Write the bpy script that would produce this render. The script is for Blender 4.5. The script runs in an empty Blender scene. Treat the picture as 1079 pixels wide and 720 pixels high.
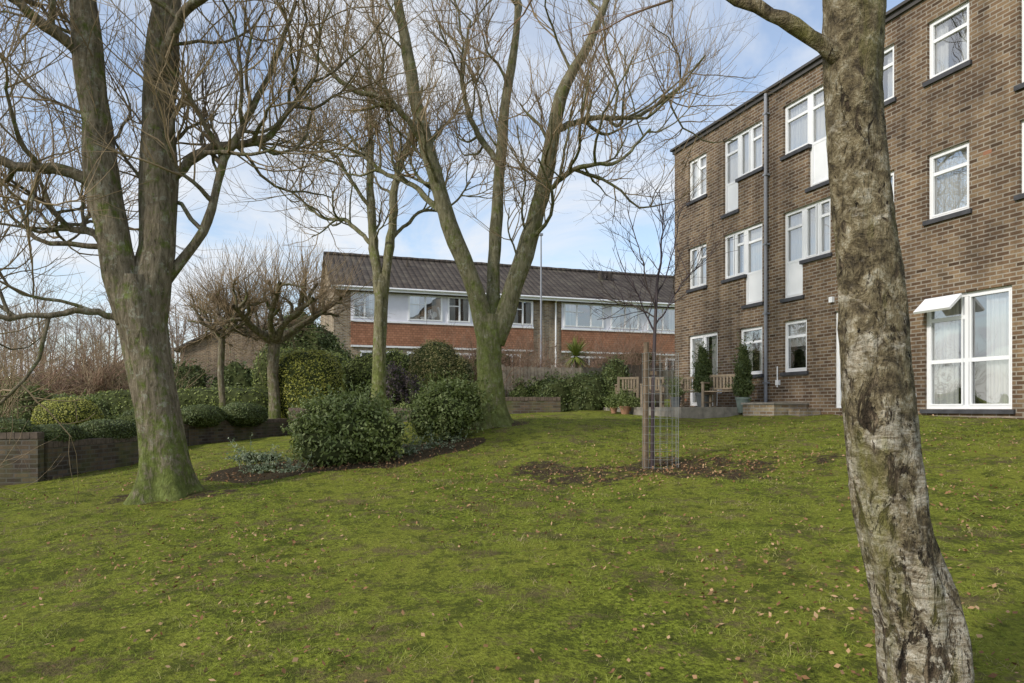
import bpy, math, numpy as np
from mathutils import Vector
rng=np.random.default_rng(7)
scene=bpy.context.scene
# ------------------------------------------------------------------ helpers
def link(o,parent=None):
    scene.collection.objects.link(o)
    if parent: o.parent=parent
    return o
def empty(name,loc=(0,0,0),rz=0):
    e=bpy.data.objects.new(name,None); e.location=loc; e.rotation_euler=(0,0,rz); return link(e)
def np_mesh(name,V,F,mats,mi=None,smooth=False,parent=None,loc=(0,0,0),rz=0,attr=None):
    V=np.ascontiguousarray(V,dtype=np.float32).reshape(-1,3); F=np.ascontiguousarray(F,dtype=np.int32)
    k=F.shape[1]; n=len(F)
    me=bpy.data.meshes.new(name)
    me.vertices.add(len(V)); me.vertices.foreach_set('co',V.ravel())
    me.loops.add(n*k); me.loops.foreach_set('vertex_index',F.ravel())
    me.polygons.add(n); me.polygons.foreach_set('loop_start',np.arange(0,n*k,k,dtype=np.int32))
    try: me.polygons.foreach_set('loop_total',np.full(n,k,dtype=np.int32))
    except Exception: pass
    if not isinstance(mats,(list,tuple)): mats=[mats]
    for m in mats: me.materials.append(m)
    if mi is not None: me.polygons.foreach_set('material_index',np.ascontiguousarray(mi,dtype=np.int32))
    me.polygons.foreach_set('use_smooth',np.full(n,bool(smooth)))
    if attr:
        for an,av in attr.items():
            a=me.attributes.new(an,'FLOAT','POINT'); a.data.foreach_set('value',np.ascontiguousarray(av,dtype=np.float32))
    me.update(calc_edges=True)
    o=bpy.data.objects.new(name,me); o.location=loc; o.rotation_euler=(0,0,rz)
    return link(o,parent)
class Acc:
    def __init__(s): s.V=[];s.F=[];s.M=[];s.n=0
    def add(s,V,F,m=0):
        V=np.asarray(V,float).reshape(-1,3);F=np.asarray(F,int)
        s.V.append(V);s.F.append(F+s.n);s.M.append(np.full(len(F),m));s.n+=len(V)
    def quad(s,a,b,c,d,m=0): s.add([a,b,c,d],[[0,1,2,3]],m)
    def box(s,x0,x1,y0,y1,z0,z1,m=0):
        V=[(x0,y0,z0),(x1,y0,z0),(x1,y1,z0),(x0,y1,z0),(x0,y0,z1),(x1,y0,z1),(x1,y1,z1),(x0,y1,z1)]
        s.add(V,[[0,3,2,1],[4,5,6,7],[0,1,5,4],[1,2,6,5],[2,3,7,6],[3,0,4,7]],m)
    def obj(s,name,mats,smooth=False,**k):
        return np_mesh(name,np.vstack(s.V),np.vstack(s.F),mats,np.concatenate(s.M),smooth,**k)
def nrm(a): return a/np.maximum(np.linalg.norm(a,axis=-1,keepdims=True),1e-9)
def tubes(P,R,S):
    P=np.asarray(P,float);R=np.asarray(R,float);N,K,_=P.shape
    T=nrm(np.gradient(P,axis=1)); avg=nrm(P[:,-1]-P[:,0])
    ref=np.where(np.abs(avg[:,2:3])>.7,np.array([[1.,0,0]]),np.array([[0,0,1.]]))
    U=nrm(np.cross(T,ref[:,None,:]));W=np.cross(T,U)
    a=np.arange(S)*2*np.pi/S
    V=P[:,:,None,:]+R[:,:,None,None]*(U[:,:,None,:]*np.cos(a)[None,None,:,None]+W[:,:,None,:]*np.sin(a)[None,None,:,None])
    i=np.arange(N)[:,None,None]*K*S;k=np.arange(K-1)[None,:,None]*S;s=np.arange(S)[None,None,:];s2=(s+1)%S
    Q=np.stack([i+k+s,i+k+s2,i+k+S+s2,i+k+S+s],-1).reshape(-1,4)
    return V.reshape(-1,3),Q
def spline(pts,rad,n):
    pts=np.array(pts,float);m=len(pts);d=np.r_[0,np.cumsum(np.linalg.norm(np.diff(pts,axis=0),axis=1))]
    ext=np.vstack([2*pts[0]-pts[1],pts,2*pts[-1]-pts[-2]]);t=np.linspace(0,d[-1],n)
    out=[]
    for x in t:
        j=min(np.searchsorted(d,x,side='right')-1,m-2);u=(x-d[j])/(d[j+1]-d[j])
        p0,p1,p2,p3=ext[j],ext[j+1],ext[j+2],ext[j+3]
        out.append(.5*((2*p1)+(-p0+p2)*u+(2*p0-5*p1+4*p2-p3)*u*u+(-p0+3*p1-3*p2+p3)*u**3))
    return np.array(out),np.interp(t,d,rad)
def grow(S,D,L,K,wig,up):
    N=len(S);P=np.zeros((N,K,3));P[:,0]=S;d=D.copy();st=(L/(K-1))[:,None]
    for k in range(1,K):
        d=d+rng.normal(0,wig,(N,3));d[:,2]+=up;d=nrm(d);P[:,k]=P[:,k-1]+d*st
    return P
def spawn(P,R,n,t0,t1,ang):
    N,K,_=P.shape;idx=np.repeat(np.arange(N),n);t=rng.uniform(t0,t1,len(idx))*(K-1)
    i=np.minimum(t.astype(int),K-2);f=(t-i)[:,None]
    S=P[idx,i]*(1-f)+P[idx,i+1]*f;T=nrm(P[idx,i+1]-P[idx,i]);pr=R[idx,i]*(1-f[:,0])+R[idx,i+1]*f[:,0]
    perp=nrm(np.cross(T,rng.normal(size=T.shape)));a=np.radians(rng.uniform(ang[0],ang[1],len(idx)))[:,None]
    return S,T*np.cos(a)+perp*np.sin(a),pr
# ------------------------------------------------------------------ materials
def newmat(name):
    m=bpy.data.materials.new(name);m.use_nodes=True;nt=m.node_tree
    return m,nt,nt.nodes['Principled BSDF']
def N(nt,t,**k):
    n=nt.nodes.new(t)
    for a,b in k.items():
        if a.startswith('_'): n.inputs[a[1:].replace('_',' ')].default_value=b
        else: setattr(n,a,b)
    return n
def ramp(nt,fac,stops):
    r=nt.nodes.new('ShaderNodeValToRGB');e=r.color_ramp.elements
    while len(e)<len(stops): e.new(.5)
    for x,(p,c) in zip(e,stops):
        x.position=p;x.color=(*c,1) if len(c)==3 else c
    nt.links.new(fac,r.inputs[0]);return r.outputs[0]
def mix(nt,fac,a,b,mode='MIX'):
    m=nt.nodes.new('ShaderNodeMix');m.data_type='RGBA';m.blend_type=mode
    for s,v in ((m.inputs[0],fac),(m.inputs[6],a),(m.inputs[7],b)):
        if hasattr(v,'node'): nt.links.new(v,s)
        elif isinstance(v,tuple): s.default_value=(*v,1) if len(v)==3 else v
        else: s.default_value=v
    return m.outputs[2]
def math_(nt,op,a,b=0.,c=0.,clamp=False):
    m=nt.nodes.new('ShaderNodeMath');m.operation=op;m.use_clamp=clamp
    for s,v in zip(m.inputs,(a,b,c)):
        if hasattr(v,'node'): nt.links.new(v,s)
        else: s.default_value=v
    return m.outputs[0]
def noise(nt,scale,detail=4,vec=None,rough=.55,dist=0):
    n=N(nt,'ShaderNodeTexNoise',_Scale=scale,_Detail=detail,_Roughness=rough,_Distortion=dist)
    if vec is not None: nt.links.new(vec,n.inputs['Vector'])
    return n.outputs['Fac']
def objvec(nt,scale=(1,1,1)):
    t=nt.nodes.new('ShaderNodeTexCoord')
    if scale==(1,1,1): return t.outputs['Object']
    m=N(nt,'ShaderNodeMapping');m.inputs['Scale'].default_value=scale
    nt.links.new(t.outputs['Object'],m.inputs['Vector']);return m.outputs[0]
def bump(nt,b,h,strength,dist):
    n=N(nt,'ShaderNodeBump',_Strength=strength,_Distance=dist);nt.links.new(h,n.inputs['Height']);nt.links.new(n.outputs[0],b.inputs['Normal'])
def simple(name,col,rough=.6,var=.15,nscale=8,spec=.5,metal=0,bmp=0.,det=3):
    m,nt,b=newmat(name);v=objvec(nt);f=noise(nt,nscale,det,v)
    c=ramp(nt,f,[(.3,tuple(x*(1-var) for x in col)),(.7,tuple(min(1,x*(1+var)) for x in col))])
    nt.links.new(c,b.inputs['Base Color']);b.inputs['Roughness'].default_value=rough;b.inputs['Specular IOR Level'].default_value=spec;b.inputs['Metallic'].default_value=metal
    if bmp: bump(nt,b,noise(nt,nscale*4,3,v),bmp,.02)
    return m
def brick_mat(name,c1,c2,c3,mortar,msize=.011,moss=0.):
    m,nt,b=newmat(name);t=nt.nodes.new('ShaderNodeTexCoord');s=nt.nodes.new('ShaderNodeSeparateXYZ');nt.links.new(t.outputs['Object'],s.inputs[0])
    x=math_(nt,'ADD',s.outputs[0],s.outputs[1]);cb=nt.nodes.new('ShaderNodeCombineXYZ');nt.links.new(x,cb.inputs[0]);nt.links.new(s.outputs[2],cb.inputs[1])
    br=N(nt,'ShaderNodeTexBrick',_Scale=1.,_Mortar_Size=msize,_Mortar_Smooth=.15,_Bias=0.,_Brick_Width=.225,_Row_Height=.075)
    nt.links.new(cb.outputs[0],br.inputs['Vector']);br.inputs['Color1'].default_value=(0,0,0,1);br.inputs['Color2'].default_value=(1,1,1,1);br.inputs['Mortar'].default_value=(.5,.5,.5,1)
    bc=ramp(nt,br.outputs['Color'],[(0,c1),(.45,c2),(.85,c3),(1,tuple(v*.6 for v in c1))])
    fine=ramp(nt,noise(nt,45,2,t.outputs['Object']),[(.3,(.75,.75,.75)),(.7,(1.2,1.2,1.2))])
    bc=mix(nt,.8,bc,fine,'MULTIPLY')
    c=mix(nt,br.outputs['Fac'],bc,mortar)
    big=ramp(nt,noise(nt,.8,5,t.outputs['Object'],.7),[(.32,(.58,.58,.6)),(.5,(.95,.95,.95)),(.68,(1.2,1.19,1.16))])
    c=mix(nt,1.,c,big,'MULTIPLY')
    streak=ramp(nt,noise(nt,1.,4,objvec(nt,(3.5,3.5,.35))),[(.35,(.72,.72,.72)),(.6,(1.06,1.06,1.06))]);c=mix(nt,1.,c,streak,'MULTIPLY')
    if moss: c=mix(nt,ramp(nt,noise(nt,1.8,5,t.outputs['Object']),[(.45,(0,0,0)),(.75,(moss,)*3)]),c,(.09,.11,.03))
    nt.links.new(c,b.inputs['Base Color']);b.inputs['Roughness'].default_value=.9;b.inputs['Specular IOR Level'].default_value=.25
    bump(nt,b,math_(nt,'MULTIPLY',br.outputs['Fac'],-1.),.5,.01)
    return m
M_brick=brick_mat('brown_stock_brick',(.105,.064,.038),(.165,.104,.06),(.235,.162,.095),(.30,.265,.215),.0115)
M_brick2=brick_mat('buff_brick',(.25,.17,.10),(.35,.26,.16),(.40,.31,.19),(.38,.35,.30),.012)
M_brickd=brick_mat('garden_wall_brick',(.07,.052,.04),(.12,.088,.062),(.18,.13,.085),(.13,.115,.10),moss=.8)
M_white=simple('white_upvc',(.82,.83,.84),.35,.03,3,det=1)
M_sill=simple('dark_slate_sill',(.05,.05,.055),.6,.3,6)
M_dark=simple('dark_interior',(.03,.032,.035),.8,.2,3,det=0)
M_fascia=simple('dark_fascia',(.06,.055,.05),.6,.2,4)
M_pipe=simple('grey_pipe',(.26,.27,.30),.45,.1,4)
M_panel=simple('pale_cladding',(.74,.74,.80),.6,.05,3)
def curtain():
    m,nt,b=newmat('curtain_fabric');v=objvec(nt,(26,26,.5));f=noise(nt,1,2,v)
    nt.links.new(ramp(nt,f,[(.35,(.66,.67,.69)),(.6,(.88,.88,.87))]),b.inputs['Base Color']);b.inputs['Roughness'].default_value=.9;return m
M_curt=curtain()
def glass():
    m,nt,b=newmat('window_glass');nt.nodes.remove(b);out=nt.nodes['Material Output']
    g=N(nt,'ShaderNodeBsdfGlossy',_Roughness=.012);g.inputs['Color'].default_value=(1,1,1,1)
    t=N(nt,'ShaderNodeBsdfTransparent');t.inputs['Color'].default_value=(.93,.95,.94,1)
    lw=N(nt,'ShaderNodeFresnel',_IOR=1.6);f=math_(nt,'ADD',math_(nt,'MULTIPLY',lw.outputs[0],2.2),.22,clamp=True)
    bn=N(nt,'ShaderNodeBump',_Strength=.14,_Distance=.05);nt.links.new(noise(nt,1.4,1,objvec(nt)),bn.inputs['Height']);nt.links.new(bn.outputs[0],g.inputs['Normal'])
    mx=N(nt,'ShaderNodeMixShader');nt.links.new(f,mx.inputs[0]);nt.links.new(t.outputs[0],mx.inputs[1]);nt.links.new(g.outputs[0],mx.inputs[2]);nt.links.new(mx.outputs[0],out.inputs[0]);return m
M_glass=glass()
def leafmat(name,cols,rough=.5,trans=.2,spec=.35,big=2.2,amt=.45,stretch=1.):
    m,nt,b=newmat(name);g=nt.nodes.new('ShaderNodeNewGeometry')
    nz=noise(nt,big,3 if stretch>1 else 2,objvec(nt),.7 if stretch>1 else .5)
    if stretch>1: nz=math_(nt,'MULTIPLY_ADD',nz,stretch,.5-.5*stretch,clamp=True)
    f=math_(nt,'ADD',math_(nt,'MULTIPLY',g.outputs['Random Per Island'],1-amt+.12),math_(nt,'MULTIPLY',nz,amt),clamp=True)
    n=len(cols);c=ramp(nt,f,[(.1+.8*i/(n-1),cc) for i,cc in enumerate(cols)])
    nt.links.new(c,b.inputs['Base Color']);b.inputs['Roughness'].default_value=rough;b.inputs['Specular IOR Level'].default_value=spec
    if trans:
        out=nt.nodes['Material Output'];tr=N(nt,'ShaderNodeBsdfTranslucent');nt.links.new(c,tr.inputs['Color']);mx=N(nt,'ShaderNodeMixShader');mx.inputs[0].default_value=trans
        nt.links.new(b.outputs[0],mx.inputs[1]);nt.links.new(tr.outputs[0],mx.inputs[2]);nt.links.new(mx.outputs[0],out.inputs[0])
    return m
M_leafA=leafmat('evergreen_leaf',[(.06,.085,.02),(.13,.17,.04),(.22,.27,.08),(.34,.38,.16)])
M_leafB=leafmat('box_hedge_leaf',[(.11,.14,.03),(.18,.22,.045),(.26,.30,.07)])
M_leafY=leafmat('golden_hedge_leaf',[(.22,.23,.035),(.33,.34,.055),(.42,.40,.09)])
M_leafD=leafmat('dark_hedge_leaf',[(.05,.07,.025),(.09,.125,.035),(.15,.18,.055)])
M_leafR=leafmat('russet_leaf',[(.09,.05,.03),(.16,.095,.055),(.21,.165,.09)])
M_leafG=leafmat('grey_groundcover_leaf',[(.10,.14,.07),(.20,.25,.14),(.33,.37,.25)])
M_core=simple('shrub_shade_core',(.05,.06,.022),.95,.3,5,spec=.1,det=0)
M_grass=leafmat('grass_blade',[(.10,.125,.02),(.17,.22,.03),(.25,.315,.045),(.35,.37,.09),(.38,.30,.17)],.7,.3,.12,2.6,.85,2.8)
M_dead=leafmat('fallen_leaf',[(.10,.05,.025),(.25,.13,.06),(.44,.29,.16)],.8,0,.2)
def bark(name,a,bb,moss,mossamt,zmoss,sc=1.):
    m,nt,b=newmat(name);v=objvec(nt,(11*sc,11*sc,2.6*sc));f=noise(nt,1.7,5,v,.7,.5);v2=objvec(nt)
    c=ramp(nt,f,[(.30,tuple(x*.35 for x in a)),(.44,a),(.66,bb)])
    n7=noise(nt,8,5,v2,.75)
    lich=ramp(nt,n7,[(.55,(0,0,0)),(.64,(.7,.7,.7))]);c=mix(nt,lich,c,(.34,.34,.27))
    s=nt.nodes.new('ShaderNodeSeparateXYZ');nt.links.new(v2,s.inputs[0])
    low=math_(nt,'MULTIPLY_ADD',s.outputs[2],-1/zmoss,1.,clamp=True)
    mm=math_(nt,'ADD',noise(nt,3.6,6,v2,.8),math_(nt,'MULTIPLY',low,.19));mm=math_(nt,'ADD',mm,math_(nt,'MULTIPLY_ADD',f,-.35,.17))
    mk=ramp(nt,mm,[(.50,(0,0,0)),(.64,(mossamt,)*3)]);mc=ramp(nt,n7,[(.35,tuple(x*.5 for x in moss)),(.65,tuple(x*1.3 for x in moss))]);c=mix(nt,mk,c,mc)
    nt.links.new(c,b.inputs['Base Color']);b.inputs['Roughness'].default_value=.9;b.inputs['Specular IOR Level'].default_value=.2;bump(nt,b,math_(nt,'ADD',f,math_(nt,'MULTIPLY',n7,.4)),1.,.05);return m
M_bark=bark('lime_bark',(.145,.118,.08),(.28,.235,.165),(.13,.165,.03),.85,1.3)
M_bark2=bark('mossy_bark',(.16,.145,.085),(.28,.255,.16),(.15,.18,.04),.8,3.0)
M_twig=simple('twig_bark',(.30,.225,.14),.85,.35,1.5,spec=.2,det=1)
M_twigr=simple('red_twig_bark',(.25,.165,.115),.85,.3,1.5,spec=.2,det=1)
M_twigfar=simple('far_twigs',(.25,.20,.17),.9,.25,.3,spec=.1,det=1)
def birch():
    m,nt,b=newmat('birch_bark');v2=objvec(nt);s=nt.nodes.new('ShaderNodeSeparateXYZ');nt.links.new(v2,s.inputs[0])
    band=noise(nt,1.,5,objvec(nt,(10,10,38)),.78,.6);mid=noise(nt,13,5,v2,.78,.3);lon=noise(nt,1.,5,objvec(nt,(24,24,6)),.72,.9)
    c=ramp(nt,band,[(.34,(.12,.09,.055)),(.44,(.30,.25,.175)),(.53,(.44,.39,.305)),(.68,(.62,.575,.48))])
    ol=ramp(nt,mid,[(.36,(.04,.03,.018)),(.46,(.12,.092,.05)),(.54,(.235,.19,.11)),(.66,(.44,.40,.31))])
    pm=math_(nt,'ADD',math_(nt,'MULTIPLY_ADD',s.outputs[2],.085,-.085),noise(nt,4.6,5,v2,.78,.4))
    c=mix(nt,ramp(nt,pm,[(.46,(0,0,0)),(.55,(.95,.95,.95))]),c,ol)
    fz=noise(nt,1.6,6,objvec(nt,(8.5,8.5,3.2)),.76,1.5);lo=math_(nt,'MULTIPLY_ADD',s.outputs[2],-.03,.04)
    fk=ramp(nt,math_(nt,'ADD',fz,lo),[(.55,(0,0,0)),(.58,(1,1,1))]);dk=ramp(nt,lon,[(.38,(.014,.011,.008)),(.52,(.07,.05,.032)),(.64,(.22,.17,.11))]);c=mix(nt,fk,c,dk)
    ln=ramp(nt,lon,[(.30,(.2,.17,.14)),(.44,(1,1,1))]);c=mix(nt,.8,c,ln,'MULTIPLY')
    ml=ramp(nt,noise(nt,1.,5,objvec(nt,(5,5,1.6)),.7),[(.50,(0,0,0)),(.66,(.75,.75,.75))]);c=mix(nt,ml,c,(.19,.18,.05))
    nt.links.new(c,b.inputs['Base Color']);b.inputs['Roughness'].default_value=.85;b.inputs['Specular IOR Level'].default_value=.2
    h=math_(nt,'ADD',math_(nt,'MULTIPLY_ADD',fk,-.9,lon),math_(nt,'MULTIPLY',mid,1.));bump(nt,b,h,1.,.035);return m
M_birch=birch()
# ------------------------------------------------------------------ terrain
CP=np.array([(0,0,-1.6),(-3,0,-1.75),(3,1,-1.5),(7,2,-1.2),(0,-10,-2.2),(-12,-5,-2.6),(12,-5,-1.3),(0,4,-1.35),
(1.9,9.8,-.85),(-.4,14,-.33),(-2.7,11.5,-.90),(-1.3,13.2,-.58),(-4.6,9.4,-1.15),(-7.9,11,-1.25),(-7.5,14,-1.08),(-7.7,17,-.92),(-6.8,21,-.8),(-.2,19,-.2),
(8.4,11.6,-.16),(7.9,13,-.14),(6.3,16.5,-.14),(4.9,21.5,-.08),(5,13.5,-.36),(4.2,16.5,-.27),(3,16,-.28),(2,20,-.1),(10,6,-.5),(12,14,-.1),
(-12,12,-1.3),(-14,20,-1.),(-8,26,-.4),(0,26,.2),(-8,33,.6),(0,35,.7),(10,39,.8),(20,40,.8),(-20,42,.3),(-30,30,-1.),(-40,60,1),(0,70,2),(40,70,2),(40,20,0),(-30,0,-3),(30,0,-1),(0,-40,-3),(-20,110,4),(40,110,3),(-70,100,5)],float)
def _k(a,b): return np.sqrt(((a[:,None,:]-b[None,:,:])**2).sum(-1)+1.5**2)
_w=np.linalg.solve(_k(CP[:,:2],CP[:,:2]),CP[:,2]-CP[:,2].mean())
def gz(x,y):
    x=np.atleast_1d(np.asarray(x,float));y=np.atleast_1d(np.asarray(y,float));q=np.stack([x.ravel(),y.ravel()],-1);out=np.empty(len(q))
    for i in range(0,len(q),20000): out[i:i+20000]=_k(q[i:i+20000],CP[:,:2])@_w
    out+=CP[:,2].mean();r=np.hypot(q[:,0],q[:,1]);f=np.clip((r-110)/120,0,1)
    out=np.clip(out,-4,6)*(1-f)+f*2.
    X,Y=q[:,0],q[:,1]
    out+=np.where(r<40,.024*np.sin(2.3*X+.7*Y)*np.sin(1.9*Y+.5)+.016*np.sin(5.1*X+2*np.sin(3*Y))*np.sin(4.3*Y+X),0)
    return out.reshape(x.shape)
def g1(x,y): return float(gz(x,y)[0])
def soilmask(x,y):
    wob=.16*np.sin(3.1*x+1.3*y)+.1*np.sin(7.3*x-5*y)
    e1=((x+2.75)/2.1)**2+((y-11.75-.35*(x+2.75))/1.15)**2
    e2=((x-2.1)/2.6)**2+((y-9.95+.1*x)/1.0)**2
    e3=((x+.4)/.75)**2+((y-14)/.6)**2
    e4=((x+4.5)/.9)**2+((y-9.3)/.55)**2
    m1=np.clip((1.12+wob-e1)*4,0,1);m2=np.clip((1.15+wob*2-e2)*.7,0,.54);m3=np.clip((1-e3+wob)*2,0,.6);m4=np.clip((1-e4+wob)*1.2,0,.5)
    dw=-((x-4.92)*.9447+(y-21.5)*.3278);m5=np.where((y>8)&(y<20),np.clip((.28+wob*.5-dw)*2.5,0,.6),0)
    return np.maximum(np.maximum(np.maximum(m1,m2),np.maximum(m3,m4)),m5)
xs=np.r_[-600,-300,-150,-90,-60,-40,-30,-22,-17,np.arange(-13,13,.13),15,18,22,30,40,60,90,150,300,600]
ys=np.r_[-300,-100,-40,-15,-6,np.arange(-2,24,.13),25,26.5,28,30,33,36,40,46,54,64,78,95,115,150,250,500,1200]
X,Y=np.meshgrid(xs,ys,indexing='xy');Z=gz(X,Y)
ny,nx=X.shape;ii=(np.arange(ny-1)[:,None]*nx+np.arange(nx-1)[None,:])
F=np.stack([ii,ii+1,ii+nx+1,ii+nx],-1).reshape(-1,4)
def ground_mat():
    m,nt,b=newmat('mossy_lawn');v=objvec(nt);at=nt.nodes.new('ShaderNodeAttribute');at.attribute_name='soil'
    n1=noise(nt,.6,4,v,.6);n2=noise(nt,4.5,5,v,.8);n3=noise(nt,30,4,v,.82)
    c=ramp(nt,n3,[(.36,(.055,.06,.014)),(.45,(.15,.18,.025)),(.54,(.26,.31,.035)),(.66,(.40,.44,.075))])
    c=mix(nt,ramp(nt,n1,[(.38,(0,0,0)),(.62,(.6,.6,.6))]),c,(.30,.31,.05))
    c=mix(nt,ramp(nt,n2,[(.50,(0,0,0)),(.58,(.8,.8,.8))]),c,(.085,.10,.02))
    c=mix(nt,ramp(nt,noise(nt,1.7,6,v,.85),[(.52,(0,0,0)),(.60,(.75,.75,.75))]),c,(.18,.135,.07))
    soil=ramp(nt,n3,[(.3,(.035,.024,.015)),(.6,(.11,.078,.05)),(.8,(.22,.165,.11))])
    sm=math_(nt,'ADD',at.outputs['Fac'],math_(nt,'MULTIPLY_ADD',n2,1.6,-.8));smc=ramp(nt,sm,[(.34,(0,0,0)),(.56,(.95,.95,.95))])
    c=mix(nt,smc,c,soil);nt.links.new(c,b.inputs['Base Color']);b.inputs['Roughness'].default_value=.95;b.inputs['Specular IOR Level'].default_value=.1
    bump(nt,b,math_(nt,'ADD',n3,math_(nt,'MULTIPLY',n2,1.2)),1.,.07);return m
np_mesh('lawn_ground',np.stack([X,Y,Z],-1),F,ground_mat(),smooth=True,attr={'soil':soilmask(X,Y).ravel()})
BO=np.array([4.92,21.5]);BD=np.array([.3278,-.9447]);BN=np.array([.9447,.3278])
def inside_bld(x,y): return ((x-BO[0])*BN[0]+(y-BO[1])*BN[1])>-.03
def scatter(n,x0,x1,y0,y1,k):
    out=[];tot=0
    while tot<n:
        x=rng.uniform(x0,x1,n);y=rng.uniform(y0,y1,n);p=k/(x*x+y*y+k)
        ok=(rng.random(n)<p)&~inside_bld(x,y)&(x>-7.6);o=np.stack([x[ok],y[ok]],1);out.append(o);tot+=len(o)
    return np.vstack(out)[:n]
G=scatter(320000,-8,9,1.6,15,14.)
sm=soilmask(G[:,0],G[:,1]);G=G[rng.random(len(G))>sm*1.6]
gx,gy=G[:,0],G[:,1]
patch=.6*np.sin(gx*2.1+np.sin(gy*1.7)*2)*np.sin(gy*2.7+gx)+.8*np.sin(gx*6.3+2*np.sin(gy*3.1))*np.sin(gy*7.1+np.sin(gx*4)*1.5)+.9*np.sin(gx*17+gy*5+2*np.sin(gy*6))*np.sin(gy*19-gx*7+2*np.sin(gx*5))
keep=rng.random(len(G))<np.clip(.36+.52*patch,.02,1);G=G[keep];patch=patch[keep]
n=len(G);z=gz(G[:,0],G[:,1]);a=rng.uniform(0,2*np.pi,n);far=np.clip(np.hypot(G[:,0],G[:,1])/6,.8,2.)
h=rng.gamma(3.2,.0060,n)*(1+.35*np.clip(patch,-1,1.5));w=rng.uniform(.0018,.0038,n)*far;ln=rng.normal(0,1.,(n,2))*h[:,None]
Bc=np.stack([G[:,0],G[:,1],z-.004],1);s=np.stack([np.cos(a)*w,np.sin(a)*w,0*a],1);tip=Bc+np.stack([ln[:,0],ln[:,1],h],1)
np_mesh('grass',np.stack([Bc-s,Bc+s,tip],1),np.arange(3*n).reshape(-1,3),M_grass)
def quads_at(C,nv,l,w):
    n=len(C);t=nrm(np.cross(nv,rng.normal(size=(n,3))));b=np.cross(nv,t)
    l=np.asarray(l).reshape(-1,1);w=np.asarray(w).reshape(-1,1)
    V=np.stack([C-t*l,C+b*w-t*l*.1,C+t*l,C-b*w-t*l*.1],1);return V.reshape(-1,3),np.arange(4*n).reshape(-1,4)
L=scatter(19000,-7.5,9,2,16,60.);clump=np.sin(L[:,0]*1.3+2)*np.sin(L[:,1]*.9+L[:,0]*.4)+.5*np.sin(L[:,0]*4.1)*np.sin(L[:,1]*3.7);L=L[rng.random(len(L))<.45+.55*clump]
L2=np.stack([rng.normal(-2.7,1.3,1600),rng.normal(11.6,.75,1600)],1);L3=np.stack([rng.normal(2.3,1.4,1800),rng.normal(9.8,.65,1800)],1);L=np.vstack([L,L2,L3])
n=len(L);C=np.stack([L[:,0],L[:,1],gz(L[:,0],L[:,1])+rng.uniform(.012,.030,n)],1);nv=nrm(rng.normal(0,.5,(n,3))+np.array([0,0,1]))
V,Q=quads_at(C,nv,rng.uniform(.008,.027,n),rng.uniform(.006,.016,n));np_mesh('fallen_leaves',V,Q,M_dead)
# ------------------------------------------------------------------ shrubs
def lump(d,ph,amt): return 1+amt*(np.sin(d[:,0]*4+ph)*np.sin(d[:,1]*5+ph*2)+.7*np.sin(d[:,2]*7+d[:,0]*3+ph)+.5*np.sin(d[:,0]*11+d[:,2]*9+ph)*np.sin(d[:,1]*10))
def shrub(name,loc,blobs,n,ls,mat,amt=.12,shell=.14,core=.84,sprig=0,sq=1.,rz=0):
    """blobs: (cx,cy,cz,rx,ry,rz) relative to loc; sq>1 gives clipped, boxier sides"""
    A=Acc();bl=np.array(blobs,float);w=(bl[:,3]*bl[:,4]+bl[:,4]*bl[:,5]+bl[:,3]*bl[:,5]);w/=w.sum()
    def shape(d):
        if sq==1.: return d
        p=2*sq;return d/((np.abs(d)**p).sum(1,keepdims=True)**(1/p))
    for i,b in enumerate(bl):
        th=np.linspace(0,np.pi,13);ph=np.linspace(0,2*np.pi,25)[:-1];T,Pp=np.meshgrid(th,ph,indexing='ij')
        d=np.stack([np.sin(T)*np.cos(Pp),np.sin(T)*np.sin(Pp),np.cos(T)],-1).reshape(-1,3)
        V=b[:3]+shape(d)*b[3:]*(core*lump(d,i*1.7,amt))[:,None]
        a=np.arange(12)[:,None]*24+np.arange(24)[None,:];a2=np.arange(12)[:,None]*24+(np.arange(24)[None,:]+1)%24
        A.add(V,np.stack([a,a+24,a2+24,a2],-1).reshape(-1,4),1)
        k=int(n*w[i]);d=nrm(rng.normal(size=(k,3)));r=lump(d,i*1.7,amt)*(1-np.abs(rng.normal(0,shell,k))+rng.normal(0,shell*.35,k))
        C=b[:3]+shape(d)*b[3:]*r[:,None];nv=nrm(d+rng.normal(0,.6,(k,3))+np.array([0,0,.3]))
        V,Q=quads_at(C,nv,rng.uniform(.6,1.3,k)*ls,rng.uniform(.35,.6,k)*ls);A.add(V,Q,0)
    if sprig:
        i=rng.choice(len(bl),sprig,p=w);d=nrm(rng.normal(size=(sprig,3))+np.array([0,0,.6]));S=bl[i,:3]+d*bl[i,3:]*.85
        P=grow(S,nrm(d+np.array([0,0,.6])),rng.uniform(.12,.38,sprig),5,.15,.05);V,Q=tubes(P,np.full((sprig,5),.004),3);A.add(V,Q,0)
        C=(P[:,1:]+rng.normal(0,.02,(sprig,4,3))).reshape(-1,3);C=np.repeat(C,3,0)+rng.normal(0,.02,(len(C)*3,3))
        V,Q=quads_at(C,nrm(rng.normal(size=C.shape)+np.array([0,0,.8])),np.full(len(C),ls*.9),np.full(len(C),ls*.45));A.add(V,Q,0)
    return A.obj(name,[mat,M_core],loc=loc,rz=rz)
z=g1(-2.75,11.6)
shrub('evergreen_shrub',(-2.7,11.6,z),[(0,0,.55,.75,.65,.55),(-.42,.05,.5,.52,.5,.5),(.5,-.05,.48,.5,.5,.45),(.1,-.1,.8,.5,.45,.32),(-.1,-.3,.3,.7,.35,.35)],9500,.036,M_leafA,.14,.18,.78,230)
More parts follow.
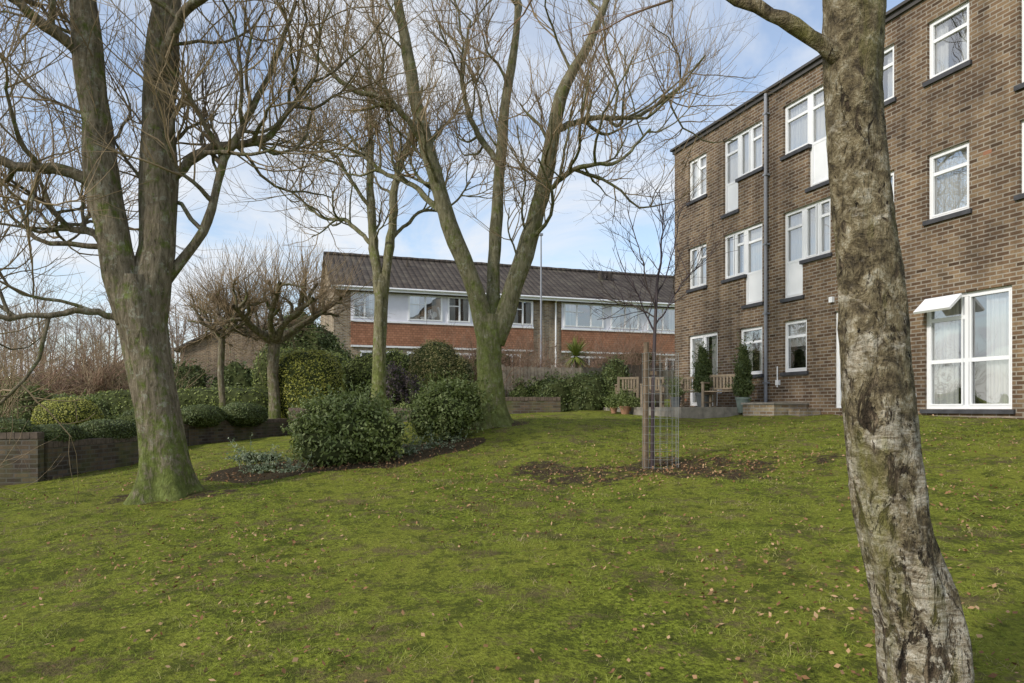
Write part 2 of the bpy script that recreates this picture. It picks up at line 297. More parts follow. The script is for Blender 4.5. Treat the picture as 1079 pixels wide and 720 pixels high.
shrub('evergreen_shrub',(-1.25,13.1,g1(-1.25,13.1)),[(0,0,.55,.5,.5,.55),(.35,0,.6,.38,.4,.42),(-.3,0,.45,.38,.4,.42)],6500,.036,M_leafA,.14,.18,.78,120)
shrub('ground_cover_plant',(-2.1,12.0,g1(-2.1,12.)-.03),[(.2,.1,.06,.5,.3,.16),(.75,.6,.06,.45,.3,.17),(-2.0,-.5,.03,.5,.22,.1),(1.0,.9,.08,.4,.3,.18)],3200,.028,M_leafG,.2,.3,.6,60)
shrub('ground_cover_plant',(-3.9,11.2,g1(-3.9,11.2)-.03),[(0,0,.04,.35,.2,.12),(.5,-.1,.03,.3,.2,.09)],900,.026,M_leafG,.2,.3,.6,30)
def hd(name,x,y,zb,blobs,n,ls,mat,**k): return shrub(name,(x,y,zb),blobs,n,ls,mat,**k)
hd('clipped_hedge',-9.0,11.75,-.62,[(0,0,.26,1.15,.40,.22),(-1.9,-.3,.30,1.1,.45,.27)],8500,.022,M_leafD,amt=.03,shell=.035,core=.95,sq=1.25)
hd('clipped_hedge',-8.0,13.1,-.72,[(.0,-.7,.22,.42,.7,.22),(.15,.7,.24,.45,.8,.26)],7500,.022,M_leafD,amt=.03,shell=.035,core=.95,sq=1.15)
hd('clipped_box_ball',-9.3,14.9,-.62,[(0,0,.42,.66,.62,.42)],6500,.022,M_leafY,amt=.02,shell=.03,core=.96)
hd('clipped_hedge',-7.6,18.6,-.5,[(-.1,-1.,.30,.5,.8,.28),(.35,.6,.32,.55,1.0,.33),(-1.6,-.3,.2,.9,.5,.32)],8500,.028,M_leafD,amt=.03,shell=.04,core=.95,sq=1.15)
hd('clipped_hedge',-10.2,25,-.6,[(0,0,.6,2.1,.7,.72),(-3.2,0,.5,1.8,.7,.7),(-6.4,0,.4,2,.7,.7)],8500,.05,M_leafB,amt=.05,shell=.05,core=.95,sq=1.8)
hd('clipped_yew_hedge',-6.6,23.2,-.5,[(0,0,1.15,1.1,.9,1.22)],9000,.04,M_leafY,amt=.03,shell=.04,core=.95,sq=1.35)
hd('clipped_yew_hedge',-8.4,26.5,-.5,[(0,0,1.3,1.2,1.,1.4),(1.4,.5,1.5,.9,.9,1.1)],9000,.045,M_leafB,amt=.04,shell=.045,core=.95,sq=1.5)
hd('clipped_yew_hedge',-4.9,25,-.4,[(0,0,1.2,1.1,.9,1.15),(.8,.3,1.5,.7,.7,.9)],8000,.045,M_leafB,amt=.08,shell=.08,core=.91,sq=1.2)
hd('holly_bush',-8.6,29.5,0,[(-.8,0,1.5,1.2,1,1.4),(.3,0,2.2,1.1,1,1.3),(1.2,.2,1.6,.9,1,1.2),(-.2,0,3.2,.8,.8,.9)],9500,.065,M_leafD,amt=.16,shell=.14,core=.84,sprig=150)
M_purp=leafmat('purple_leaf',[(.03,.022,.03),(.06,.042,.052),(.11,.085,.07)])
hd('dark_purple_shrub',-3.7,21.7,-.4,[(0,0,.9,.55,.6,.75),(.6,0,.65,.4,.5,.6)],4500,.04,M_purp,amt=.14,shell=.15,core=.8,sprig=80)
hd('laurel_hedge',-5.4,21.6,-.6,[(0,0,.4,1.2,.5,.42),(2.6,0,.45,1.6,.6,.45)],7000,.05,M_leafA,amt=.12,shell=.1,core=.88,sprig=100)
M_olive=leafmat('olive_leaf',[(.11,.10,.035),(.20,.18,.06),(.28,.25,.10)])
hd('clipped_domed_shrub',-2.6,24,-.2,[(0,0,1.3,.95,.85,1.2),(.75,.1,1.,.6,.7,1.0)],8500,.04,M_olive,amt=.05,shell=.06,core=.93)
hd('ivy_hedge',2.15,20.9,-.25,[(0,0,.55,.75,.5,.72),(.9,.2,.7,.45,.5,.95),(-.9,-.1,.45,.5,.4,.65)],7500,.04,M_leafD,amt=.1,shell=.1,core=.9,sprig=70,sq=1.4)
hd('box_shrub',3.1,20.2,-.2,[(0,0,.3,.4,.35,.35),(.45,.1,.25,.3,.3,.3)],1800,.03,M_leafA,amt=.1,shell=.15,core=.85)
hd('ivy',1.2,24.75,-.1,[(0,0,.6,.7,.2,.7),(-.9,0,.4,.5,.2,.6)],1800,.05,M_leafD,amt=.2,shell=.2,core=.7,sprig=40)
# ------------------------------------------------------------------ trees
def make_tree(name,loc,trunk,limbs,levels,mats,nring=26,flare=.0,trunk_sides=28):
    """trunk/limbs: (points,radii); levels: successive orders of branching"""
    A=Acc();P,R=spline(*trunk,60);S=trunk_sides
    V,Q=tubes(P[None],R[None],S);V=V.reshape(60,S,3);ang=np.arange(S)*2*np.pi/S
    hgt=(P[:,2]-P[0,2])[:,None]
    f=1+flare*np.exp(-hgt/.28)*(1+.6*np.sin(ang*5+1)[None])+.05*np.sin(ang*3+hgt*1.7)+.035*np.sin(ang*7+hgt*3.1)
    V=P[:,None]+(V-P[:,None])*f[:,:,None];A.add(V,Q,0)
    LP=[];LR=[]
    for pts,rad in limbs:
        p,r=spline(pts,rad,nring);p[2:]+=np.cumsum(rng.normal(0,.014,(nring-2,3)),0);V,Q=tubes(p[None],r[None],14)
        V=V.reshape(nring,14,3);a=np.arange(14)*2*np.pi/14;f=1+.07*np.sin(a*3+np.arange(nring)[:,None]*.6)+.06*np.sin(np.arange(nring)*1.3)[:,None];V=p[:,None]+(V-p[:,None])*f[:,:,None]
        A.add(V,Q,0);LP.append(p);LR.append(r)
    P=np.array(LP);R=np.array(LR)
    for li,lv in enumerate(levels):
        S_,D,pr=spawn(P,R,lv['n'],lv.get('t0',.15),1.,lv['ang'])
        D=nrm(D+np.array([0,0,lv.get('lift',.2)]));n=len(S_);Ln=rng.uniform(*lv['len'],n);K=lv['K']
        P2=grow(S_,D,Ln,K,lv['wig'],lv['up']);r0=np.minimum(pr*.75,lv['r']*rng.uniform(.6,1.2,n));R2=r0[:,None]*np.linspace(1,lv.get('tip',.35),K)[None]
        V,Q=tubes(P2,R2,lv['s']);A.add(V,Q,0 if lv.get('thick') else 1)
        P,R=P2,R2
    return A.obj(name,mats,smooth=True,loc=loc)
LV=[dict(n=10,len=(.9,2.3),ang=(35,80),up=.10,wig=.20,K=9,r=.040,s=6,t0=.2,thick=1,tip=.4,lift=.15),
    dict(n=6,len=(.7,1.7),ang=(30,75),up=.10,wig=.16,K=7,r=.016,s=4,t0=.25,tip=.4),
    dict(n=6,len=(.4,1.2),ang=(20,60),up=.09,wig=.12,K=5,r=.0068,s=3,t0=.15,tip=.45),
    dict(n=1,len=(.2,.6),ang=(20,55),up=.05,wig=.1,K=4,r=.0038,s=3,t0=.2,tip=.6)]
bz=g1(-4.57,9.4)
make_tree('lime_tree',(-4.57,9.4,bz),
 ([(0,0,-.15),(-.02,0,.4),(-.1,0,1.1),(-.25,0,1.9),(-.37,0,2.55),(-.38,0,2.9)],[.31,.28,.27,.28,.31,.25]),
 [([(-.42,0,2.3),(-.6,-.1,3.4),(-.8,-.1,4.8),(-.97,-.1,6.5),(-1.1,0,8.5),(-1.2,.1,10.5)],[.22,.215,.19,.16,.11,.05]),
  ([(-.28,.05,2.3),(-.18,.1,3.6),(-.28,.2,5),(-.2,.25,6.5),(0,.3,8.3),(.1,.3,10.5)],[.24,.24,.22,.19,.12,.05]),
  ([(-.7,0,4.0),(-1.2,-.3,4.25),(-1.7,-.5,4.25),(-2.3,-.8,4.6),(-2.7,-1,5.3)],[.09,.07,.055,.045,.03]),
  ([(-.5,0,2.9),(-1.1,.4,3.5),(-1.8,.8,3.8),(-2.4,1.1,4.5)],[.07,.055,.04,.025]),
  ([(-.4,0,2.3),(-1.,-.2,2.45),(-1.7,-.5,2.4),(-2.5,-.7,2.7)],[.05,.04,.03,.02]),
  ([(-.1,.1,2.8),(.4,.2,3.6),(.65,.3,4.6),(1.1,.4,5.6),(1.5,.5,6.8)],[.075,.06,.05,.04,.025]),
  ([(-.2,.15,4.1),(.4,.5,4.7),(1.1,.8,5.0),(1.7,.9,5.9)],[.075,.06,.045,.025]),
  ([(-.9,-.1,5.6),(-1.5,-.6,6.2),(-2.2,-.9,6.6),(-2.9,-1.,7.4)],[.08,.06,.045,.03]),
  ([(-.25,.2,5.5),(.3,-.3,6.2),(1.,-.6,6.5),(1.7,-.8,7.2)],[.08,.06,.045,.03])],LV,[M_bark,M_twig],flare=.85)
make_tree('lime_tree',(-.37,14.,g1(-.37,14)),
 ([(0,0,-.15),(-.03,0,.5),(-.07,0,1.2),(-.07,0,1.7),(-.04,0,2.15)],[.29,.25,.24,.25,.2]),
 [([(-.1,0,1.5),(-.35,-.1,2.6),(-.9,-.2,4),(-1.35,-.2,5.5),(-1.7,-.3,7.2),(-2,-.3,8.8),(-2.1,-.2,10.5)],[.2,.175,.16,.14,.11,.07,.03]),
  ([(0,0,1.8),(0,.2,3),(.1,.4,4.8),(.25,.5,6.5),(.45,.6,8.2),(.5,.6,10.5)],[.14,.13,.115,.1,.07,.03]),
  ([(.02,0,1.6),(.38,0,2.6),(.75,-.1,3.8),(1.05,-.2,5),(1.3,-.3,6.3),(1.9,-.4,7.4),(2.4,-.4,8.8)],[.2,.19,.17,.15,.12,.08,.04]),
  ([(1.2,-.2,5.7),(1.9,.2,6.1),(2.9,.5,6.3),(3.8,.6,7.)],[.07,.055,.04,.025]),
  ([(.9,0,4.4),(1.6,-.5,4.9),(2.4,-.8,4.9),(3,-1,5.4)],[.055,.045,.03,.02]),
  ([(-.9,-.2,4),(-1.6,.2,4.8),(-2.3,.4,5.1),(-3,.5,6)],[.07,.05,.04,.025]),
  ([(-1.35,-.2,5.5),(-2.,-.6,6.1),(-2.8,-.9,6.2),(-3.6,-1.,7)],[.07,.05,.04,.025]),
  ([(.15,.4,5.2),(-.4,.8,6.1),(-.7,1.,7.3),(-.6,1.1,8.6)],[.07,.06,.045,.025])],LV,[M_bark2,M_twig],flare=.75)
LV3=[dict(n=9,len=(.8,2.2),ang=(35,80),up=.10,wig=.17,K=8,r=.034,s=5,t0=.25,thick=1,tip=.4,lift=.1),
    dict(n=6,len=(.7,1.7),ang=(30,70),up=.10,wig=.14,K=6,r=.014,s=4,t0=.25,tip=.4),
    dict(n=5,len=(.4,1.1),ang=(20,60),up=.09,wig=.11,K=5,r=.007,s=3,t0=.15,tip=.5)]
make_tree('lime_tree',(-3.4,18,g1(-3.4,18)),
 ([(0,0,-.1),(.03,0,1),(.05,0,2),(.1,0,3.6),(.12,0,3.9)],[.22,.18,.165,.165,.12]),
 [([(.05,0,3.3),(-.12,0,4.6),(-.25,.1,6),(-.3,.2,7.4),(-.4,.2,8.6)],[.13,.12,.1,.07,.03]),
  ([(.12,0,3.3),(.35,0,4.8),(.45,0,6),(.9,0,7.4),(1.2,0,8.6)],[.13,.115,.1,.06,.03]),
  ([(-.1,0,4.6),(-.8,.3,5.3),(-1.5,.5,5.4),(-2.3,.6,6)],[.06,.05,.035,.02]),
  ([(.35,0,4.8),(1.,.4,5.6),(1.7,.6,5.8),(2.3,.7,6.5)],[.05,.04,.03,.02]),
  ([(-.2,0,5.6),(-.9,-.4,6.6),(-1.5,-.5,7),(-2,-.5,7.7)],[.05,.04,.03,.02])],LV3,[M_bark2,M_twig],flare=.25)
def pollard(name,x,y,h,spread,r,nl,twl,mats,tn=26):
    limbs=[];
    for i in range(nl):
        a=2*np.pi*i/nl+rng.uniform(-.3,.3);e=rng.uniform(.4,1.15);l=spread*rng.uniform(.7,1.1)
        p1=np.array([math.cos(a)*l*.45,math.sin(a)*l*.45,h+l*.28*e]);p2=np.array([math.cos(a+.2)*l,math.sin(a+.2)*l,h+l*.7*e])
        limbs.append(([(0,0,h-.15),tuple(p1),tuple(p2)],[r*.7,r*.5,r*.38]))
    lv=[dict(n=6,len=(.4,1.0),ang=(40,80),up=.08,wig=.3,K=6,r=r*.35,s=5,t0=.45,thick=1,tip=.8,lift=.2),
        dict(n=tn,len=(twl*.5,twl),ang=(15,75),up=.10,wig=.10,K=5,r=.009,s=3,t0=.6,tip=.4,lift=.25)]
    return make_tree(name,(x,y,g1(x,y)),([(0,0,-.1),(.03,0,h*.3),(-.03,0,h*.6),(0,0,h*.9),(0,0,h+.1)],[r*1.2,r,r*.92,r,r*.8]),limbs,lv,mats,nring=10,flare=.2,trunk_sides=14)
pollard('pollarded_tree',-7.5,22.4,2.9,2.1,.18,9,1.9,[M_bark,M_twig],24)
pollard('pollarded_tree',-8.9,21.8,3.1,.7,.1,6,1.1,[M_bark,M_twig],14)
def twig_bush(name,x,y,h,spread,n,mats,n2=9,r=.018):
    S_=np.stack([rng.normal(0,spread*.3,n),rng.normal(0,spread*.25,n),np.zeros(n)],1);D=nrm(np.stack([rng.normal(0,.35,n)*spread,rng.normal(0,.3,n)*spread,np.ones(n)],1))
    P=grow(S_,D,rng.uniform(.6,1.,n)*h,8,.1,.03);R=np.full((n,1),r)*np.linspace(1,.35,8)[None];A=Acc();V,Q=tubes(P,R,4);A.add(V,Q)
    s,d,pr=spawn(P,R,n2,.15,1,(20,65));P2=grow(s,d,rng.uniform(.2,.5,len(s))*h*.7,5,.13,.06);R2=np.minimum(pr*.6,.008)[:,None]*np.linspace(1,.5,5);V,Q=tubes(P2,R2,3);A.add(V,Q)
    s,d,pr=spawn(P2,R2,3,.15,1,(20,60));P3=grow(s,d,rng.uniform(.08,.3,len(s))*h*.6,4,.13,.05);V,Q=tubes(P3,np.full((len(s),4),.004)*np.linspace(1.1,.7,4),3);A.add(V,Q)
    return A.obj(name,mats,loc=(x,y,g1(x,y)),smooth=True)
twig_bush('bare_shrub',-12.6,17.5,3.3,1.2,12,[M_twig],9)
twig_bush('bare_shrub',-15.5,21.,4.0,1.4,16,[M_twig],9)
twig_bush('bare_shrub',-18.5,25,4.6,1.6,18,[M_twigr],9)
twig_bush('bare_shrub',-15.5,29,4.6,2.4,34,[M_twig],11)
twig_bush('bare_shrub',-20,34,5.4,2.8,40,[M_twig],11)
twig_bush('bare_shrub',-24,33,5.2,2.8,36,[M_twigr],11)
twig_bush('russet_bush',-1.1,26,2.9,2.6,60,[M_twigr],14,.014)
twig_bush('russet_bush',.6,27.5,2.5,2.2,50,[M_twigr],14,.014)
twig_bush('russet_bush',5.4,30.5,3.2,2.8,70,[M_twigr],14,.014)
twig_bush('russet_bush',3.9,29,2.4,2.0,40,[M_twigr],14,.014)
hd('leafy_hedge',5.2,31,.4,[(0,0,.9,1.9,.7,1.25),(-2,0,.6,1.2,.6,.9)],5500,.06,M_leafR,amt=.15,shell=.15,core=.82)
hd('leafy_hedge',-.9,26.6,.1,[(0,0,.9,1.3,.6,1.2)],4500,.05,M_leafR,amt=.15,shell=.15,core=.82)
hd('evergreen_shrub',-12.5,20.5,-.9,[(0,0,.5,1.2,.7,.7),(-1.9,.3,.7,1.,.7,.9),(-3.6,.5,.8,1.2,.8,1.1)],7000,.05,M_leafA,amt=.15,shell=.15,core=.85,sprig=120)
hd('evergreen_shrub',-14.5,31,-.6,[(0,0,1.1,1.6,.8,1.5),(2.4,.3,1.2,1.3,.7,1.4),(-3.,.5,1.,1.6,.8,1.3)],7000,.07,M_leafD,amt=.18,shell=.15,core=.82,sprig=120)
def spiky(name,x,y,zb,h,n,l):
    A=Acc();P,R=spline([(0,0,0),(.02,0,h*.5),(0,0,h)],[.06,.05,.05],8);V,Q=tubes(P[None],R[None],8);A.add(V,Q,1)
    d=nrm(rng.normal(size=(n,3))+np.array([0,0,.9]));S_=np.tile([0,0,h],(n,1))+d*.04;K=6;P=grow(S_,d,rng.uniform(.7,1.,n)*l,K,.03,-.1)
    w=.022*np.array([.7,1,1,.8,.5,.05]);t=nrm(np.cross(d,[0,0,1.]))[:,None,:]*w[None,:,None];V=np.stack([P-t,P+t],2).reshape(-1,3)
    i=np.arange(n)[:,None]*K*2+np.arange(K-1)[None,:]*2;A.add(V,np.stack([i,i+1,i+3,i+2],-1).reshape(-1,4),0);return A.obj(name,[M_leafB,M_bark],loc=(x,y,zb))
spiky('cordyline_palm',2.35,26.3,.3,1.6,170,.85)
def make_birch():
    prof=[(1.87,-1.75,.24),(1.86,-1.5,.2),(1.845,-1.24,.180),(1.815,-.94,.170),(1.72,-.555,.154),(1.65,-.04,.155),(1.622,.555,.133),(1.588,.98,.120),(1.55,1.41,.114),(1.548,1.84,.128),(1.5,2.6,.11),(1.42,4.5,.095),(1.35,7,.05),(1.3,9,.02)]
    pts=[(a,3.2+.03*math.sin(b),b+1.55) for a,b,c in prof];rad=[c for _,_,c in prof]
    P,R=spline(pts,rad,300);S=80;V,Q=tubes(P[None],R[None],S);V=V.reshape(300,S,3);a=np.arange(S)*2*np.pi/S;h=P[:,2][:,None]
    f=1+.04*np.sin(a*2+h*2)+.035*np.sin(a*3+h*3.7+1)+.025*np.sin(a*5-h*9)+.018*np.sin(a*11+h*23)*np.sin(h*7)+.014*np.sin(a*17-h*41)*np.sin(h*13+a*3)+rng.normal(0,.007,(300,S))
    low=np.exp(-np.clip(h,0,9)/1.);f=f+low*.09*np.sin(a*7+np.sin(h*6)*1.3)
    for (ha,hh,am,sg) in ((0,2.95,.28,.09),(np.pi,2.95,.3,.09),(4.,1.2,.14,.12),(5.2,.6,.14,.12),(2.,1.9,.12,.08),(4.6,2.3,-.14,.1)):
        da=np.angle(np.exp(1j*(a-ha)))[None];f=f+am*.5*np.exp(-(da/.5)**2-((h-hh)/sg)**2)
    V=P[:,None]+(V-P[:,None])*f[:,:,None];A=Acc();A.add(V,Q,0)
    br=[([(1.52,3.2,3.10),(1.42,3.19,3.16),(1.31,3.2,3.26),(1.22,3.2,3.29),(1.03,3.22,3.43),(.75,3.3,3.62),(.3,3.4,3.95)],[.045,.038,.032,.032,.025,.022,.015]),
        ([(1.5,3.2,4.3),(1.9,3.3,5.1),(2.4,3.4,5.8)],[.05,.035,.015]),([(1.45,3.2,5.3),(1.0,3.1,6.2),(.6,3.,7.2)],[.045,.03,.012]),([(1.42,3.2,6),(1.7,3.5,7),(1.9,3.8,8)],[.04,.025,.01])]
    LP=[];LR=[]
    for p,r in br:
        p,r=spline(p,r,22);p[2:]+=np.cumsum(rng.normal(0,.009,(20,3)),0);r=r*(1+.12*np.sin(np.arange(22)*1.9));V,Q=tubes(p[None],r[None],14);A.add(V,Q,0);LP.append(p);LR.append(r)
    Pp,Rr=np.array(LP),np.array(LR)
    s,d,pr=spawn(Pp,Rr,7,.35,1,(30,70));P2=grow(s,d,rng.uniform(.5,1.2,len(s)),7,.12,.02);R2=np.minimum(pr*.6,.009)[:,None]*np.linspace(1,.4,7);V,Q=tubes(P2,R2,4);A.add(V,Q,1)
    s,d,pr=spawn(P2,R2,6,.2,1,(25,60));P3=grow(s,d,rng.uniform(.2,.6,len(s)),5,.1,-.05);V,Q=tubes(P3,np.full((len(s),5),.002),3);A.add(V,Q,1)
    return A.obj('birch_tree',[M_birch,M_twigr],smooth=True,loc=(0,0,-1.55))
make_birch()
sx,sy=1.93,9.9;sz=g1(sx,sy)
make_tree('sapling_tree',(sx,sy,sz),([(.02,0,-.05),(.03,0,.9),(.06,.02,1.8),(.1,.02,2.7)],[.03,.027,.024,.02]),
 [([(.1,.02,2.6),(.12,0,3.1),(.1,0,3.8)],[.018,.012,.006]),([(.06,.02,1.9),(-.2,.1,2.4),(-.5,.15,3.0)],[.012,.009,.005]),([(.07,.02,2.0),(.35,-.1,2.5),(.65,-.1,2.9)],[.012,.009,.005]),
  ([(.08,.02,2.2),(-.15,-.2,2.8),(-.35,-.3,3.5)],[.011,.008,.005]),([(.09,.02,2.4),(.3,.2,2.9),(.5,.3,3.6)],[.011,.008,.005]),([(.07,.02,2.1),(-.3,0,2.3),(-.75,.1,2.5)],[.01,.008,.005])],
 [dict(n=11,len=(.3,.85),ang=(30,70),up=.05,wig=.09,K=6,r=.0065,s=4,t0=.15,tip=.5),dict(n=5,len=(.12,.45),ang=(25,60),up=.03,wig=.09,K=4,r=.0036,s=3,t0=.2,tip=.7)],[M_purp,M_purp],nring=14,trunk_sides=10)
M_wood=simple('weathered_wood',(.15,.105,.065),.8,.35,7,bmp=.4);M_wire=simple('galvanised_wire',(.27,.28,.27),.5,.15,5,metal=.3,det=0)
A=Acc();V,Q=tubes(np.array([[(-.07,0,-.1),(-.07,0,.8),(-.06,.0,1.75)]]),np.array([[.042,.040,.038]]),10);A.add(V,Q);A.box(-.09,-.03,-.03,.03,1.74,1.755);A.box(-.1,.08,-.012,.012,1.3,1.35)
A.obj('tree_stake',[M_wood],loc=(sx,sy,sz))
c0=np.array([.14,.03,0]);rr=.25
V=np.array([[(c0[0]+math.cos(t)*rr,c0[1]+math.sin(t)*rr,h) for h in (0,.8,1.6)] for t in np.arange(18)*2*np.pi/18]);A=Acc();a1,b1=tubes(V,np.full((18,3),.002),4);A.add(a1,b1)
tt=np.linspace(0,2*np.pi,25);V=np.array([[(c0[0]+math.cos(t)*rr,c0[1]+math.sin(t)*rr,h) for t in tt] for h in np.linspace(.02,1.6,15)]);a1,b1=tubes(V,np.full((15,25),.0018),4);A.add(a1,b1)
A.obj('wire_tree_guard',[M_wire],loc=(sx,sy,sz))
# ------------------------------------------------------------------ apartment building
def wall_open(A,W,H0,H1,ops,y,dep,m=0):
    xs=sorted({0,W,*[o[0] for o in ops],*[o[1] for o in ops]});zs=sorted({H0,H1,*[o[2] for o in ops],*[o[3] for o in ops]})
    def hole(i,j):
        if i<0 or j<0 or i>=len(xs)-1 or j>=len(zs)-1: return False
        cx=(xs[i]+xs[i+1])/2;cz=(zs[j]+zs[j+1])/2;return any(o[0]<cx<o[1] and o[2]<cz<o[3] for o in ops)
    for i in range(len(xs)-1):
        for j in range(len(zs)-1):
            a,b,c,d=xs[i],xs[i+1],zs[j],zs[j+1]
            if not hole(i,j): A.quad((a,y,c),(b,y,c),(b,y,d),(a,y,d),m)
            else:
                if not hole(i-1,j): A.quad((a,y,c),(a,y,d),(a,y+dep,d),(a,y+dep,c),m)
                if not hole(i+1,j): A.quad((b,y,d),(b,y,c),(b,y+dep,c),(b,y+dep,d),m)
                if not hole(i,j-1): A.quad((a,y,c),(a,y+dep,c),(b,y+dep,c),(b,y,c),m)
                if not hole(i,j+1): A.quad((a,y,d),(b,y,d),(b,y+dep,d),(a,y+dep,d),m)
def window(Fr,Gl,Cu,x0,x1,z0,z1,y,vs=(),hs=(),fw=.06,curt='c'):
    f0,f1=y-.03,y+.04
    Fr.box(x0,x0+fw,f0,f1,z0,z1);Fr.box(x1-fw,x1,f0,f1,z0,z1);Fr.box(x0+fw,x1-fw,f0,f1,z0,z0+fw);Fr.box(x0+fw,x1-fw,f0,f1,z1-fw,z1)
    for v in vs: Fr.box(v-fw*.55,v+fw*.55,f0+.004,f1-.004,z0+fw,z1-fw)
    for (h,a,b) in hs: Fr.box(a+.001,b-.001,f0+.008,f1-.008,h-fw*.5,h+fw*.5)
    xsn=[x0]+list(vs)+[x1]
    for a,b in zip(xsn[:-1],xsn[1:]):
        s=.03;a2,b2=a+fw*.9,b-fw*.9;c2,d2=z0+fw*.9,z1-fw*.9
        Fr.box(a2,a2+s,f0-.008,f0+.03,c2,d2);Fr.box(b2-s,b2,f0-.008,f0+.03,c2,d2);Fr.box(a2+s,b2-s,f0-.008,f0+.03,c2,c2+s);Fr.box(a2+s,b2-s,f0-.008,f0+.03,d2-s,d2)
    Gl.quad((x0+.02,y+.01,z0+.02),(x1-.02,y+.01,z0+.02),(x1-.02,y+.01,z1-.02),(x0+.02,y+.01,z1-.02))
    W=x1-x0
    def cq(a,b,c=z0,d=z1):     # gathered curtain, modelled with folds
        n=max(6,int((b-a)/.022));x=np.linspace(a,b,n+1);yy=y+.085+.012*np.sin(x*62+np.sin(x*9)*2)
        V=np.concatenate([np.stack([x,yy,np.full(n+1,c)],1),np.stack([x,yy,np.full(n+1,d)],1)]);i=np.arange(n);Cu.add(V,np.stack([i,i+1,i+n+2,i+n+1],1))
    if 'c' in curt: cq(x0,x1)
    elif 's' in curt: cq(x0,x0+W*.34);cq(x1-W*.34,x1)
    elif 'b' in curt: cq(x0,x1,z0+(z1-z0)*.5,z1)
root=empty('brick_apartment_building',(4.92,21.5,0),math.atan2(-.9447,.3278))
Wd=15.5;H=7.66;RV=.09
Wn=[(.74,1.63,6.0,7.2,(1.18,),'c'),(2.42,3.05,5.2,7.2,(),'c'),(3.05,4.01,6.0,7.2,(3.5,),'c'),(4.77,5.6,6.0,7.2,(),'c'),(5.6,6.27,5.0,7.2,(),'c'),
 (.74,1.63,3.45,4.65,(1.18,),'c'),(2.42,3.3,3.45,4.65,(2.86,),'s'),(3.3,4.01,2.65,4.65,(),'c'),(4.77,5.42,2.6,4.65,(),'c'),(5.42,6.27,3.4,4.65,(5.85,),'c'),
 (3.11,4.01,.85,2.06,(),'s'),(4.77,5.55,.85,2.06,(),'b'),(7.0,7.94,6.1,7.2,(7.45,),'s'),(7.0,7.94,3.5,4.7,(7.45,),'c'),
 (8.68,9.52,6.1,7.2,(),'s'),(8.68,9.52,3.5,4.72,(),'c'),(10.40,11.2,5.3,7.2,(),'c'),(11.2,12.0,6.1,7.2,(),'c'),(10.40,11.2,3.5,4.72,(),'c'),(11.2,12.,2.6,4.72,(),'c'),(12.9,14.,6.1,7.2,(13.4,),'c'),(12.9,14.,3.5,4.72,(13.4,),'c'),(12.9,14.,.9,2.05,(13.4,),'c')]
Drs=[(.74,2.15,.06,2.1),(6.38,7.25,0,2.1),(8.62,10.28,-.02,2.05)]
A=Acc();wall_open(A,Wd,-1.2,H,[w[:4] for w in Wn]+Drs,0,RV+.03)
A.quad((0,0,-1.2),(0,0,H),(0,9,H),(0,9,-1.2));A.quad((Wd,0,-1.2),(Wd,9,-1.2),(Wd,9,H),(Wd,0,H));A.quad((0,9,-1.2),(0,9,H),(Wd,9,H),(Wd,9,-1.2))
A.obj('walls',[M_brick],parent=root)
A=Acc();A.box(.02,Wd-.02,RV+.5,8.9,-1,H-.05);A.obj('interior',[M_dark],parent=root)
A=Acc();A.box(-.05,Wd+.05,-.05,9.05,H,H+.1);A.box(-.1,Wd+.1,-.11,9.1,H+.1,H+.16);A.obj('roof_edge',[M_fascia],parent=root)
Fr,Gl,Cu,Si=Acc(),Acc(),Acc(),Acc()
for (a,b,c,d,vs,cu) in Wn:
    tall=(d-c)>1.5
    if tall:
        zz=d-1.2;hs=[(zz,a+.06,b-.06),(d-.4,a+.06,b-.06)];Fr.box(a+.06,b-.06,RV-.015,RV+.03,c+.06,zz-.03)
    elif not vs or b-a>1.: hs=[(d-.38,a+.06,b-.06)]
    else: hs=[(d-.36,vs[0]+.03,b-.06)]
    window(Fr,Gl,Cu,a,b,c,d,RV,vs,hs,curt=cu)
    Si.box(a-.06,b+.06,-.05,RV-.04,c-.085,c-.004)
window(Fr,Gl,Cu,.74,2.15,.06,2.1,RV,(1.44,),[],fw=.075,curt='s')
window(Fr,Gl,Cu,6.38,7.25,0,2.1,RV,(),[(.95,6.44,7.19)],fw=.085,curt='c')
window(Fr,Gl,Cu,8.62,10.28,-.02,2.05,RV,(9.42,),[(.85,8.68,9.39),(.85,9.45,10.22),(1.62,8.68,9.39)],fw=.07,curt='s')
Si.box(8.56,10.34,-.05,RV-.04,-.1,-.024)
v0=np.array([[8.66,-.0,2.0],[9.40,-.0,2.0],[9.40,-.30,1.74],[8.66,-.30,1.74]])
Fr.add(np.vstack([v0,v0+[0,-.03,.035]]),[[0,1,2,3],[7,6,5,4],[0,4,5,1],[1,5,6,2],[2,6,7,3],[3,7,4,0]])
Fr.obj('window_frames',[M_white],parent=root);Gl.obj('window_glass',[M_glass],parent=root);Cu.obj('curtains',[M_curt],parent=root);Si.obj('window_sills',[M_sill],parent=root)
A=Acc();V,Q=tubes(np.array([[(4.25,-.09,z) for z in (-.1,2,4,6,H+.05)]]),np.full((1,5),.04),10);A.add(V,Q)
for z in (.6,2.3,4,5.7,7.2): A.box(4.19,4.31,-.14,-.01,z,z+.04)
A.obj('downpipe',[M_pipe],smooth=False,parent=root)
A=Acc()
for (x,zz) in ((4.62,.55),(6.34,2.3),(2.3,.4)): A.box(x-.05,x+.05,-.07,-.003,zz,zz+.12)
A.box(8.3,8.45,-.03,-.002,.15,.28);V,Q=tubes(np.array([[(4.62,-.05,.5),(4.62,-.05,.9),(4.62,-.05,1.0)]]),np.full((1,3),.015),8);A.add(V,Q)
A.obj('vents_and_lights',[M_white],parent=root)
A=Acc()
for (x,zz) in ((9.78,4.35),(.5,.2),(3.,.15),(8.2,.2)): A.box(x,x+.15,-.004,.01,zz,zz+.065)
